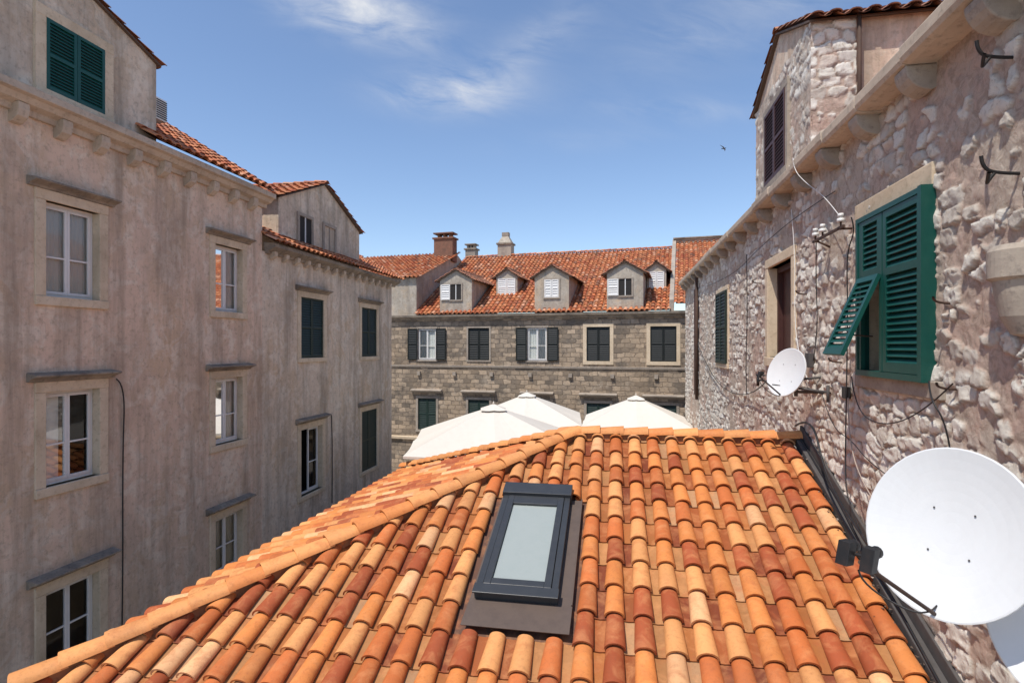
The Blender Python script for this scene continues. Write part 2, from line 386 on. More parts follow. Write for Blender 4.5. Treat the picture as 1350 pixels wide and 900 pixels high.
# ================================================================== left buildings
FL=Fr((-9,0,0),(0,1,0),(1,0,0))
B1=empty('pink_plaster_building')
rowsA=(.80,2.33); rowsB=(-2.26,-.74); rowsC=(-5.75,-3.95)
colsY=[(4.0,4.95),(7.56,8.52),(11.45,12.40)]
ops=[(c0,c1,r0,r1) for c0,c1 in colsY for r0,r1 in (rowsA,rowsB,rowsC)]
mb=MB(); wall_open(mb,FL,-6,13.2,GZ,3.6,ops,M['plaster_pink'],.25,M['frame_stone'])
mb.poly([FL.p(13.2,0,GZ),FL.p(13.2,-9,GZ),FL.p(13.2,-9,4),FL.p(13.2,0,4)],M['plaster_pink'])
mb.done('walls',B1)
st=MB(); wn=MB()
for c0,c1 in colsY:
    for ri,(r0,r1) in enumerate((rowsA,rowsB,rowsC)):
        surround(st,FL,c0,c1,r0,r1,.17,wb=.15)
        lintel(st,FL,c0-.29,c1+.29,r1+.172,.2,.12)
        casement(wn,FL,c0+.004,c1-.004,r0,r1-.0,mun=(.42,) if ri<2 else (.3,.6),curt=(ri==0) or c0>11)
        if ri==1 and c0<11:
            wn.poly([FL.p(c0+.06,-.24,r0+.05),FL.p(c0+.42,-.23,r0+.05),FL.p(c0+.42,-.23,r1-.05),FL.p(c0+.06,-.24,r1-.05)],M['curtain'])
st.done('window_surrounds',B1,.012); wn.done('windows',B1)
co=MB()
co.extr(FL,[(-.05,3.55),(.06,3.55),(.08,3.64),(.20,3.68),(.26,3.76),(.34,3.78),(.34,3.90),(-.05,3.96)],-6,13.3,M['cornice_stone'])
y=-5.6
while y<13.1:
    co.extr(FL,[(-.02,3.36),(.07,3.38),(.17,3.46),(.2,3.56),(.2,3.665),(-.02,3.665)],y,y+.17,M['cornice_stone']); y+=.7
co.done('cornice',B1,.01)
def slope_roof(name,parent,y0,y1,z,pitch,length,seed,pal=PAL_OLD):
    c,s=math.cos(R(pitch)),math.sin(R(pitch))
    O=Vector((-8.66,y0,z))+Vector((-c,0,s))*length
    tile_roof(name,parent,O,(0,1,0),(c,0,-s),y1-y0,length,pal=pal,mat=M['tile_old'],seed=seed,seg=6,jit=1.6,hi=.8)
slope_roof('roof_tiles',B1,9.4,13.25,3.96,31,6,21)
slope_roof('roof_tiles_side',B1,-2,2.4,3.96,31,6,22)
gable('attic',B1,FL,2.6,9.81,-.02,-6,3.9,5.58,6.78,M['plaster_grey'],oh=.06,ohf=.06,seed=30,pal=PAL_DK)
at=MB(); surround(at,FL,7.56,8.62,4.10,5.25,.17,proud=.03,back=-.03)
double_shutter(at,FL,7.565,8.615,4.10,5.25,.0,M['green'],pitch=.05)
at.done('attic_shutters',B1)
ac=MB(); ac.box(FL,9.83,10.12,-.42,-.06,4.55,4.98,M['white'])
for i in range(9): ac.box(FL,9.86,10.125,-.058,-.05,4.58+i*.043,4.60+i*.043,M['black'])
ac.done('air_conditioner',B1)
cable('wall_cable',[(-8.97,8.85,-.6),(-8.95,9.02,-.7),(-8.97,8.98,-2),(-8.97,8.99,-4.5),(-8.97,8.95,-6)],.012,M['black'],B1)

B2=empty('grey_plaster_building')
ops2=[(15.0,16.3,-.35,1.42),(18.95,20.25,-.38,1.38),(15.0,16.2,-4.35,-2.42),(18.95,20.25,-4.5,-2.35)]
mb=MB(); wall_open(mb,FL,13.2,21.7,GZ,2.45,ops2,M['plaster_grey'],.25,M['frame_stone'])
mb.poly([FL.p(21.7,0,GZ),FL.p(21.7,-9,GZ),FL.p(21.7,-9,2.6),FL.p(21.7,0,2.6)],M['plaster_grey']); mb.done('walls',B2)
st=MB(); wn=MB()
for i,(c0,c1,r0,r1) in enumerate(ops2):
    surround(st,FL,c0,c1,r0,r1,.17,wb=.13); lintel(st,FL,c0-.27,c1+.27,r1+.172,.2,.13)
    if i!=2: double_shutter(wn,FL,c0+.005,c1-.005,r0,r1,-.05,M['green_dk'],pitch=.07)
    else: casement(wn,FL,c0+.004,c1-.004,r0,r1,leaf=(False,True),curt=False)
st.done('window_surrounds',B2,.012); wn.done('windows_and_shutters',B2)
cable('wall_cable',[(-8.97,16.75,-2.2),(-8.96,16.8,-3.2),(-8.97,16.78,-5)],.015,M['black'],B2)
co=MB(); co.extr(FL,[(-.05,2.40),(.06,2.40),(.08,2.46),(.18,2.50),(.26,2.54),(.30,2.56),(.30,2.66),(-.05,2.70)],13.32,21.95,M['dark_stone'])
y=13.5
while y<21.7:
    co.extr(FL,[(-.02,2.28),(.06,2.28),(.16,2.36),(.17,2.48),(-.02,2.48)],y,y+.14,M['cornice_stone']); y+=.55
co.done('cornice',B2,.008)
slope_roof('roof_tiles',B2,13.25,21.9,2.70,28,6,23)
gable('dormer',B2,FL,14.3,19.3,-.25,-6,2.7,4.12,5.15,M['plaster_grey'],oh=.1,ohf=.1,seed=40)
dw=MB()
for c0 in (15.3,16.75):
    fr=Fr((-9.25,0,0),(0,1,0),(1,0,0)); surround(dw,fr,c0,c0+.7,3.05,3.85,.09,M['grey_stone'],proud=.05,back=0.)
    dw.poly([fr.p(c0,.006,3.05),fr.p(c0+.7,.006,3.05),fr.p(c0+.7,.006,3.85),fr.p(c0,.006,3.85)],M['interior'] if c0<16 else M['plaster_grey'])
    dw.box(fr,c0+.33,c0+.37,.008,.03,3.05,3.85,M['white'] if c0<16 else M['grey_stone'])
dw.done('dormer_windows',B2)

# ================================================================== right building
FR_=Fr((2.7,0,0),(0,1,0),(-1,0,0))
B3=empty('rubble_stone_building')
rtab=np.random.RandomState(3).rand(256,256)
def vn(x,y,o=0):
    xi=np.floor(x).astype(int); yi=np.floor(y).astype(int); fx=x-xi; fy=y-yi; fx=fx*fx*(3-2*fx); fy=fy*fy*(3-2*fy)
    g=lambda a,b: rtab[(a+o*17)%256,(b+o*31)%256]
    return (g(xi,yi)*(1-fx)+g(xi+1,yi)*fx)*(1-fy)+(g(xi,yi+1)*(1-fx)+g(xi+1,yi+1)*fx)*fy
def fbm(x,y,o=0,n=4):
    s=0;a=.5;t=0
    for i in range(n): s=s+a*vn(x*2**i,y*2**i,o+i*5); t+=a; a*=.55
    return s/t
def sms(a,b,x): t=np.clip((x-a)/(b-a),0,1); return t*t*(3-2*t)
def rubble_patch(name,parent,As,Us,fr,holes,disp=1.,off=0.):
    AA,UU=np.meshgrid(As,Us)
    X=AA+off; Z=UU
    wx=X+.07*(fbm(X*5,Z*5,1)-.5)*2; wz=Z+.09*(fbm(X*1.1,Z*1.1,9)-.5)*2+.045*(fbm(X*6,Z*6,3)-.5)*2
    cw,ch=.25,.16
    gz=wz/ch; r0=np.floor(gz)
    F1=np.full(X.shape,9.);F2=np.full(X.shape,9.);ID=np.zeros(X.shape);SX=np.zeros(X.shape);SZ=np.zeros(X.shape)
    for dr in (-1,0,1):
        r=r0+dr; sh=rtab[(r.astype(int)*7)%256,11]; cwr=cw*(.65+.9*rtab[(r.astype(int)*13)%256,77])
        gx=wx/cwr+sh; c0=np.floor(gx)
        for dc in (-1,0,1):
            c=c0+dc; ri=r.astype(int)%256; ci=c.astype(int)%256
            px=c+.5+.6*(rtab[ri,ci]-.5); pz=r+.5+.38*(rtab[ci,(ri+57)%256]-.5)
            sx=(gx-px)*cwr/cw; sz=gz-pz
            d=(np.abs(sx)**3+np.abs(sz)**3)**(1/3)
            idv=rtab[(ri+91)%256,(ci+33)%256]
            n1=d<F1; F2=np.where(n1,F1,np.minimum(F2,d)); ID=np.where(n1,idv,ID); SX=np.where(n1,sx,SX); SZ=np.where(n1,sz,SZ); F1=np.where(n1,d,F1)
    e=F2-F1+.42*(fbm(X*11,Z*11,21,5)-.5)
    m=sms(.11,.17,e)
    big=fbm(X*.9,Z*.9,40)
    cover=sms(.58,.70,ID*.75+ (big-.5)*1.3+.08)
    m=m*(1-.93*cover)
    patch=sms(.56,.60,fbm(X*5,Z*5,140,5)); m=m*(1-.85*patch*sms(.45,.62,big+.08))
    ii=(ID*255).astype(int)
    t1=(rtab[ii,19]-.5)*.07; t2=(rtab[ii,29]-.5)*.07
    rough=fbm(X*12,Z*12,60,4)-.5; ridg=np.abs(fbm(X*5+ID*40,Z*5,80,3)-.5)*2; fac=np.floor(fbm(X*6+ID*20,Z*6,95,2)*6)/6
    h=m*(.012+.012*rtab[ii,5]+SX*t1+SZ*t2)+m*(rough*.030-ridg*.018+fac*.018)+(1-m)*(rough*.022)
    h=np.maximum(h*disp,-.02)
    nu,na=X.shape
    O=np.array(fr.O);A=np.array(fr.A);N=np.array(fr.N)
    P=O+AA.reshape(-1,1)*A+h.reshape(-1,1)*N+UU.reshape(-1,1)*np.array([0,0,1.])
    idx=np.arange(nu*na).reshape(nu,na)
    q=np.stack([idx[:-1,:-1],idx[:-1,1:],idx[1:,1:],idx[1:,:-1]],-1).reshape(-1,4)
    ca=((AA[:-1,:-1]+AA[1:,1:])/2).ravel(); cu=((UU[:-1,:-1]+UU[1:,1:])/2).ravel()
    keep=np.ones(len(q),bool)
    for (a0,a1,u0,u1) in holes: keep&=~((ca>a0)&(ca<a1)&(cu>u0)&(cu<u1))
    q=q[keep]
    me=bpy.data.meshes.new(name); me.vertices.add(len(P)); me.vertices.foreach_set('co',P.ravel())
    me.loops.add(q.size); me.loops.foreach_set('vertex_index',q.ravel().astype(np.int32))
    me.polygons.add(len(q)); me.polygons.foreach_set('loop_start',np.arange(0,q.size,4,dtype=np.int32))
    try: me.polygons.foreach_set('loop_total',np.full(len(q),4,dtype=np.int32))
    except Exception: pass
    me.update(calc_edges=True)
    for nm,val in (('stone',m),('srnd',ID)):
        at=me.attributes.new(nm,'FLOAT','POINT'); at.data.foreach_set('value',val.ravel().astype(np.float32))
    me.polygons.foreach_set('use_smooth',[True]*len(q)); me.materials.append(M['rubble'])
    o=bpy.data.objects.new(name,me); return link(o,parent)
As=[2.3]
while As[-1]<24.0: As.append(As[-1]+max(.012,.0032*As[-1]))
As[-1]=24.0
opsR=[(5.55,6.95,-.30,1.38),(9.56,10.98,-.20,1.40),(14.9,16.35,-.45,1.40)]
rubble_patch('stone_wall',B3,np.array(As),np.arange(-3.4,2.50,.016),FR_,opsR)
mb=MB()
mb.poly([FR_.p(2.3,0,GZ),FR_.p(24,0,GZ),FR_.p(24,0,-3.38),FR_.p(2.3,0,-3.38)],M['mortar'])
mb.poly([FR_.p(24,.02,GZ),FR_.p(24,-9,GZ),FR_.p(24,-9,2.6),FR_.p(24,.02,2.6)],M['mortar'])
mb.poly([FR_.p(2.3,0,GZ),FR_.p(2.3,-9,GZ),FR_.p(2.3,-9,2.6),FR_.p(2.3,0,2.6)],M['mortar'])
for (a,b,c,d) in opsR:
    e=-.9; I=M['interior']
    for (p,q) in (((a,c),(b,c)),((b,c),(b,d)),((b,d),(a,d)),((a,d),(a,c))):
        mb.poly([FR_.p(p[0],.0,p[1]),FR_.p(q[0],.0,q[1]),FR_.p(q[0],e,q[1]),FR_.p(p[0],e,p[1])],I)
    mb.poly([FR_.p(a,e,c),FR_.p(b,e,c),FR_.p(b,e,d),FR_.p(a,e,d)],I)
mb.done('wall_backing',B3)
st=MB()
C_=M['frame_stone']
st.box(FR_,6.945,7.13,-.2,.03,-.30,1.385,C_); st.box(FR_,5.50,7.14,-.2,.034,1.386,1.60,C_); st.box(FR_,5.35,7.10,-.2,.05,-.46,-.302,M['grey_stone'])
surround(st,FR_,9.56,10.98,-.20,1.40,.16,M['frame_stone'],proud=.045,back=-.3)
surround(st,FR_,14.9,16.35,-.45,1.40,.12,M['frame_stone'],proud=.04,back=-.2)
st.done('window_surrounds',B3,.012)
gw=MB(); G=M['green']; y0,y1,z0,z1=5.50,6.94,-.32,1.40; ym=6.31
gw.box(FR_,y0,y0+.06,-.02,.12,z0,z1,G); gw.box(FR_,y1-.05,y1,-.02,.10,z0,z1,G)
gw.box(FR_,y0+.06,y1-.05,-.02,.10,z1-.05,z1,G); gw.box(FR_,y0+.06,y1-.05,-.02,.10,z0,z0+.06,G)
shutter(gw,FR_,y0+.065,ym-.01,z0+.065,z1-.055,.045,.045,G,rails=(.62,),pitch=.06,st=.07)
gw.box(FR_,ym+.01,ym+.07,.045,.09,z0+.065,z1-.055,G); gw.box(FR_,y1-.12,y1-.055,.045,.09,z0+.065,z1-.055,G)
shutter(gw,FR_,ym+.071,y1-.121,.74,z1-.055,.045,.045,G,rails=(),pitch=.06,st=.05)
hin=Vector((2.62,0,.72)); bot=Vector((2.27,0,-.10)); U=(hin-bot)
FF=Fr((bot.x,0,bot.z),(0,1,0),(-U.normalized().z,0,U.normalized().x),U)
shutter(gw,FF,ym+.03,y1-.08,0,U.length,0,.04,G,rails=(),pitch=.06,st=.06,back=False)
gw.tube((2.6,6.5,.1),(2.36,6.5,.12),.008,.008,M['rust'],6)
gw.done('green_louvred_shutters',B3)
br=MB(); br.box(FR_,9.58,9.66,-.22,-.12,-.2,1.4,M['brown']); br.box(FR_,10.9,10.97,-.22,-.12,-.2,1.4,M['brown']); br.box(FR_,9.66,10.9,-.22,-.12,1.3,1.4,M['brown'])
br.box(FR_,9.66,10.9,-.22,-.14,-.2,-.1,M['brown']); br.poly([FR_.p(9.66,-.2,-.1),FR_.p(10.9,-.2,-.1),FR_.p(10.9,-.2,1.3),FR_.p(9.66,-.2,1.3)],M['brown'])
double_shutter(br,FR_,14.905,16.345,-.45,1.4,.05,M['green_dk'],pitch=.08)
br.done('brown_window_and_shutters',B3)
co=MB()
yy_=2.3; rg=random.Random(4)
while yy_<24:
    y2=min(24.05,yy_+rg.uniform(.9,1.3)); dz=rg.uniform(-.012,.012); dn=rg.uniform(-.012,.012)
    co.extr(FR_,[(-.1,2.44+dz),(.20+dn,2.44+dz),(.26+dn,2.46+dz),(.28+dn,2.50+dz),(.28+dn,2.60+dz),(.24+dn,2.62+dz),(-.1,2.62+dz)],yy_,y2-.006,M['cornice_stone']); yy_=y2
y=3.38
while y<23.9:
    pr=[(-.05,2.26),(.03,2.22)]+[(.03+.21*math.sin(t),2.44-.22*math.cos(t)) for t in [i*math.pi/12 for i in range(0,7)]]+[(-.05,2.445)]
    co.extr(FR_,pr,y,y+.22,M['grey_stone']); y+=1.06
co.done('stone_gutter',B3,.012)
rf=(math.cos(R(24)),0,math.sin(R(24)))
O=Vector((2.85,2.3,2.62))+Vector(rf)*7
tile_roof('roof_tiles',B3,O,(0,1,0),(-rf[0],0,-rf[2]),21.8,7,pal=PAL_OLD,mat=M['tile_old'],seed=50,seg=5,jit=1.5)
gable('dormer',B3,FR_,8.9,12.25,-.06,-4.5,2.5,4.68,5.40,M['plaster_pink'],oh=.10,ohf=.07,seed=60,pal=PAL_DK)
rubble_patch('dormer_stone_front',B3,np.arange(8.86,12.26,.03),np.arange(2.62,4.70,.03),Fr((2.75,0,0),(0,1,0),(-1,0,0)),[],.7,3.)
rubble_patch('dormer_stone_side',B3,np.arange(0,.62,.02),np.arange(2.62,4.70,.02),Fr((2.73,8.87,0),(1,0,0),(0,-1,0)),[],.8,7.)
ds=MB(); fr=Fr((2.75,0,0),(0,1,0),(-1,0,0)); surround(ds,fr,10.0,11.3,2.95,4.25,.12,M['grey_stone'],proud=.06,back=0)
double_shutter(ds,fr,10.0,11.3,2.95,4.25,.04,M['brown'],pitch=.06); ds.done('dormer_shutters',B3)
dp=MB(); dp.tube((2.6,20.0,2.3),(2.6,20.0,-1.8),.05,.05,M['rust'],10); dp.box(FR_,20.2,21.1,.02,.05,-1.7,2.0,M['brown']); dp.done('downpipe_and_door',B3)
dpp=MB(); dpp.tube((3.35,8.80,4.7),(3.35,8.80,2.7),.03,.03,M['rust'],8); dpp.tube((3.0,8.6,5.0),(3.0,8.6,6.6),.018,.014,M['lead'],8); dpp.done('aerial_mast',B3)
sb=MB(); prof=[(.02,-.02),(.08,.0),(.14,.12),(.17,.28),(.18,.36),(.21,.38),(.21,.56),(.18,.60)]
bc=Vector((2.7,4.40,.08)); seg=16
for k in range(len(prof)-1):
    for i in range(seg):
        t0=math.pi/2+math.pi*i/seg; t1=math.pi/2+math.pi*(i+1)/seg
        f=lambda r,z,t: bc+Vector((r*math.cos(t)*1.0,r*math.sin(t),z))
        sb.poly([f(*prof[k],t0),f(*prof[k],t1),f(*prof[k+1],t1),f(*prof[k+1],t0)],M['grey_stone'],True)
sb.poly([bc+Vector((.18*math.cos(math.pi/2+math.pi*i/seg),.18*math.sin(math.pi/2+math.pi*i/seg),.6)) for i in range(seg+1)],M['grey_stone'])
sb.done('stone_corbel_basin',B3)
for yy,zz in ((4.52,2.0),(4.47,1.18)):
    cable('iron_hook',[(2.72,yy,zz),(2.55,yy,zz+.01),(2.47,yy-.01,zz+.06),(2.46,yy-.02,zz+.13)],.012,M['black'],B3)
    cable('iron_hook',[(2.55,yy,zz+.01),(2.50,yy-.02,zz-.05),(2.46,yy-.08,zz-.08),(2.44,yy-.14,zz-.02)],.012,M['black'],B3)
for yy,zz in ((5.25,.35),(5.2,-.35),(11.6,1.2),(8.9,.75),(7.6,-.2),(12.9,.2)):
    cable('wall_peg',[(2.7,yy,zz),(2.55,yy,zz),(2.53,yy-.05,zz+.05)],.01,M['rust'],B3)
jb=MB(); jb.box(FR_,8.55,8.72,.02,.09,-.30,-.10,M['lead']); jb.box(FR_,7.28,7.40,.02,.08,-.62,-.48,M['black']); jb.done('junction_boxes',B3,.006)

IB=MB(); 
IB.box(FR_,7.15,8.2,.13,.155,1.37,1.40,M['rust']); IB.tube((2.7,7.3,1.38),(2.54,7.3,1.38),.014,.014,M['rust'],8); IB.tube((2.7,8.0,1.28),(2.54,8.05,1.38),.014,.014,M['rust'],8)
for yy in (7.25,7.85,8.12):
    IB.tube((2.56,yy,1.40),(2.56,yy,1.46),.012,.012,M['rust'],8); IB.tube((2.56,yy,1.45),(2.56,yy,1.49),.045,.04,M['porcelain']); IB.tube((2.56,yy,1.49),(2.56,yy,1.51),.025,.025,M['porcelain']); IB.tube((2.56,yy,1.51),(2.56,yy,1.55),.036,.03,M['porcelain'])
IB.done('insulator_bracket')
ipt=lambda y,z,x=2.62:(x,y,z)
def wire(pts,r,m): cable('wall_wire',pts,r,M[m],B3)
wire([ipt(7.25,1.5,2.56),ipt(7.9,1.9),ipt(8.3,2.2,2.5),ipt(8.5,2.45,2.4),ipt(8.6,2.64,2.42)],.0045,'white')
wire([ipt(9.4,2.1),ipt(9.2,1.4),ipt(9.25,.6),ipt(9.1,-.1),ipt(8.6,-.5)],.005,'white')
wire([ipt(7.0,1.45,2.58),ipt(6.98,1.3),ipt(7.25,1.1),ipt(7.2,.4),ipt(7.25,-.6)],.007,'black')
wire([ipt(8.15,1.4,2.58),ipt(8.3,.9),ipt(8.2,.2),ipt(8.4,-.2)],.006,'black')
wire([ipt(5.45,-.3),ipt(5.2,-.42,2.5),ipt(5.1,-.62,2.58),ipt(5.12,-.9,2.62)],.007,'black')
wire([ipt(20,.1),ipt(17,-.9),ipt(14,-1.15),ipt(11.5,-.9),ipt(9.5,-.4,2.4)],.010,'black')
wire([ipt(7.1,-.35),ipt(6.8,-.7,2.55),ipt(6.2,-.8,2.55),ipt(5.5,-.6,2.58),ipt(5.1,-.3)],.006,'black')
wire([ipt(9.2,-1.2),ipt(8.2,-.9,2.55),ipt(7.6,-1.6,2.5),ipt(6.5,-2.0,2.5),ipt(5.6,-2.2,2.5)],.014,'black')
wire([ipt(7.2,-.6),ipt(7.0,-1.1,2.55),ipt(6.4,-1.5,2.5),ipt(5.6,-1.7,2.5),ipt(4.8,-1.75,2.45)],.006,'mortar')
wire([ipt(7.25,-.6),ipt(7.15,-1.3,2.57),ipt(6.9,-1.8,2.5),ipt(6.2,-2.1,2.5)],.007,'black')
wire([ipt(12.5,1.9),ipt(12.4,.6),ipt(12.6,-.3),ipt(12.5,-1.0)],.009,'black')
wire([ipt(18,1.8),ipt(14,1.62),ipt(11.5,1.85),ipt(9,1.95),ipt(7.6,1.9)],.006,'black')
wire([ipt(8.0,-.62,2.6),ipt(7.5,-1.0,2.55),ipt(7.0,-1.05,2.58),ipt(6.3,-1.2,2.5),ipt(5.2,-1.3,2.5)],.005,'black')
sa=MB(); sa.tube((2.7,7.95,-.60),(2.15,8.6,-.55),.016,.016,M['lead'],8); sa.tube((2.05,8.9,-.50),(2.68,8.2,-.63),.012,.012,M['black'],8); sa.tube((2.0,8.8,-.42),(2.0,8.8,-.58),.02,.02,M['black'],8); sa.tube((2.64,7.9,-.5),(2.64,7.9,-.72),.02,.02,M['lead'],8); sa.done('dish_bracket')

# ================================================================== far building
FX=Fr((3,27.5,0),(-.994,.11,0),(-.11,-.994,0))
B4=empty('ashlar_stone_building')
wu=(-.73,.93); wl=(-4.45,-2.78)
upx=[(12.55,13.61),(9.57,10.74),(6.53,7.55),(3.41,4.55),(.32,1.52),(-2.7,-1.5)]
ops=[(a,b,*wu) for a,b in upx]+[(a,b,*wl) for a,b in upx]
mb=MB(); wall_open(mb,FX,-6,19,GZ,1.5,ops,M['ashlar'],.25,M['grey_stone']); mb.done('walls',B4)
st=MB(); wn=MB(); DK=M['shutter_blk']
for i,(a,b) in enumerate(upx):
    surround(st,FX,a,b,*wu,.17 if i>2 else .08,M['grey_stone'] if i<3 else M['frame_stone'],proud=.03); surround(st,FX,a,b,*wl,.12,M['grey_stone'],proud=.03)
    lintel(st,FX,a-.35,b+.35,wl[1]+.30,.24,.16,M['grey_stone'])
    if i in (0,2):
        casement(wn,FX,a+.004,b-.004,*wu,n=-.06,curt=True)
        shutter(wn,FX,a-.58,a-.02,*wu,.05,mat=DK,pitch=.09); shutter(wn,FX,b+.02,b+.58,*wu,.05,mat=DK,pitch=.09)
    else: double_shutter(wn,FX,a+.004,b-.004,*wu,-.06,DK,pitch=.09)
    double_shutter(wn,FX,a+.004,b-.004,*wl,-.06,M['green_dk'],pitch=.09)
for a in np.arange(-5,18,2.05):
    st.box(FX,a,a+.18,-.02,.12,-1.55,-1.35,M['grey_stone'])
st.extr(FX,[(-.05,1.38),(.08,1.38),(.12,1.48),(.26,1.52),(.28,1.62),(-.05,1.66)],-6,19,M['dark_stone'])
st.extr(FX,[(-.02,-1.12),(.05,-1.12),(.07,-1.02),(-.02,-1.0)],-6,19,M['grey_stone'])
st.extr(FX,[(-.02,-4.98),(.12,-4.98),(.14,-4.85),(-.02,-4.82)],-6,19,M['frame_stone'])
st.done('window_surrounds_and_cornice',B4); wn.done('windows_and_shutters',B4)
pit=R(29); Dn=FX.N*math.cos(pit)+Vector((0,0,-math.sin(pit)))
Lr=8.4
Or=FX.p(13.65,.22,1.68)-Dn*Lr
tile_roof('roof_tiles',B4,Or,-FX.A,Dn,13.0,Lr,pal=PAL_OLD,mat=M['tile_old'],seed=70,seg=6,jit=1.8)
Or2=FX.p(.35,.22,1.98)-Dn*Lr
tile_roof('roof_tiles_side',B4,Or2,-FX.A,Dn,7,Lr,pal=PAL_OLD,mat=M['tile_old'],seed=71,seg=6,jit=1.6)
rn=.22-Lr*math.cos(pit); rz=1.68+Lr*math.sin(pit)
caps('ridge_tiles',B4,FX.p(13.6,rn,rz+.05),FX.p(.7,rn,rz+.05),(0,0,1),w=.12,h=.08,mat=M['tile_old'],pal=PAL_OLD,seg=6)
caps('ridge_tiles_side',B4,FX.p(.5,rn,rz+.35),FX.p(-6,rn,rz+.35),(0,0,1),w=.12,h=.08,mat=M['tile_old'],pal=PAL_OLD,seg=6)
pp=MB(); a0,a1=.44,.64
P=[FX.p(a0,.2,1.5),FX.p(a1,.2,1.5),FX.p(a1,rn,rz-.3),FX.p(a0,rn,rz-.3),FX.p(a0,.2,2.15),FX.p(a1,.2,2.15),FX.p(a1,rn,rz+.5),FX.p(a0,rn,rz+.5)]
pp.hexa(P,M['grey_stone']); pp.box(FX,-3.5,.5,rn-.4,rn+.1,rz,rz+.5,M['grey_stone']); pp.box(FX,-3.6,.6,rn-.5,rn+.2,rz+.51,rz+.58,M['dark_stone']); pp.done('parapet',B4)
tb=MB(); S=.375; rr=5.6
pts=[(0,1.5),(0,3.7),(-rr,3.7+S*rr),(-2*rr,3.7),(-2*rr,1.5)]
for a in (13.7,20): tb.poly([FX.p(a,n,z) for n,z in pts],M['plaster_far'])
tb.poly([FX.p(13.7,0,1.66),FX.p(20,0,1.66),FX.p(20,0,3.7),FX.p(13.7,0,3.7)],M['plaster_far']); tb.done('rooftop_block',B4)
D2=(FX.N+Vector((0,0,-S))).normalized(); L2=(rr+.15)*math.sqrt(1+S*S)
tile_roof('block_roof_tiles',B4,FX.p(20,.15,3.72-S*.15)-D2*L2,-FX.A,D2,6.4,L2,pal=PAL_OLD,mat=M['tile_old'],seed=72,seg=6,jit=1.6)
def dormer(a0,a1,n,zb,ze,zp,kind,seed):
    gable('roof_dormer',B4,FX,a0,a1,n,n-4.2,zb,ze,zp,M['plaster_far'],oh=.16,ohf=.12,sp=.22,seed=seed,pal=PAL_DK+[])
    d=MB(); f=Fr(FX.O+FX.N*n,FX.A,FX.N); am=(a0+a1)/2
    if kind==0:
        surround(d,f,am-.32,am+.28,2.42,3.22,.07,M['grey_stone'],proud=.04,back=0); d.poly([f.p(am-.32,.006,2.42),f.p(am+.28,.006,2.42),f.p(am+.28,.006,3.22),f.p(am-.32,.006,3.22)],M['interior'])
        d.box(f,am-.04,am,.008,.03,2.42,3.22,M['white']); shutter(d,f,am+.30,am+.82,2.42,3.22,.045,mat=M['white'],pitch=.08)
    elif kind==1: surround(d,f,am-.36,am+.36,2.42,3.3,.07,M['grey_stone'],proud=.04,back=0); double_shutter(d,f,am-.36,am+.36,2.42,3.3,.01,M['white'],pitch=.09)
    else: double_shutter(d,f,a0+.1,a1-.1,zb+.3,ze-.1,.01,M['white'],pitch=.09)
    d.done('dormer_window',B4)
dormer(10.53,12.33,.02,1.6,3.45,3.95,0,80); dormer(5.42,7.16,.02,1.6,3.45,3.95,1,83); dormer(1.84,3.56,.02,1.6,3.5,4.0,0,86)
dormer(8.6,9.8,-1.8,2.4,3.75,4.15,2,89); dormer(.85,1.8,-2.0,2.5,3.85,4.2,2,92)
def chimney(a,n,w,d,z0,z1,mat,cap):
    c=MB(); c.box(FX,a-w/2,a+w/2,n-d/2,n+d/2,z0,z1,mat); c.box(FX,a-w/2-.08,a+w/2+.08,n-d/2-.08,n+d/2+.08,z1,z1+.1,cap)
    for k in (-.3,0,.3): c.box(FX,a+w*k-.07,a+w*k+.07,n-d*.3,n+d*.3,z1+.1,z1+.32,mat)
    c.box(FX,a-w/2-.04,a+w/2+.04,n-d/2-.04,n+d/2+.04,z1+.32,z1+.4,cap); c.done('chimney',B4,.01)
chimney(14.2,-5,1.25,.7,5.2,6.6,M['brickch'],M['brickch']); chimney(13.6,-8,.7,.6,5.2,6.4,M['grey_stone'],M['dark_stone'])
c=MB(); c.box(FX,10.55,11.45,-7.7,-7.0,5.2,6.5,M['grey_stone']); c.box(FX,10.48,11.52,-7.78,-6.92,6.5,6.6,M['dark_stone'])
Q=[(10.55,-7.7),(11.45,-7.7),(11.45,-7.0),(10.55,-7.0)]; q=[(10.8,-7.5),(11.2,-7.5),(11.2,-7.2),(10.8,-7.2)]
c.hexa([FX.p(a,n,6.6) for a,n in Q]+[FX.p(a,n,7.05) for a,n in q],M['plaster_far']); c.box(FX,10.78,11.22,-7.52,-7.18,7.05,7.3,M['grey_stone']); c.done('chimney_stack',B4)

# ================================================================== tiled roof house
H=empty('tiled_roof_house')
ZR=-1.43; YR=9.05; XL=-.625; m=.37; cs=1/math.sqrt(1+m*m); sn=m*cs; run=4.675; XE=XL-run; YF=YR-run; YB=YR+run; ZE=ZR-m*run
RF=Fr((0,YR,ZR),(1,0,0),(0,-sn,cs),(0,-cs,-sn))
SP=.275; GA=.38
X0=2.44-round((2.44-(XE-.2))/SP)*SP
def skip(x,s): X=X0+x; return -1.58<X<-.42 and 1.60<s<3.98
tile_roof('front_roof_tiles',H,(X0,YR,ZR),(1,0,0),(0,-cs,-sn),2.44-X0,run/cs+.1,sp=SP,gauge=GA,clips=[((XL,YR,0),(-1,1,0))],skip=skip,seed=11,seg=12,hi=1.15)
tile_roof('left_roof_tiles',H,(XL,YF-.15,ZR),(0,1,0),(-cs,0,-sn),YB-YF+.3,run/cs+.1,sp=SP,gauge=GA,clips=[((XL,YR,0),(1,-1,0)),((XL,YR,0),(1,1,0))],seed=12,seg=12)
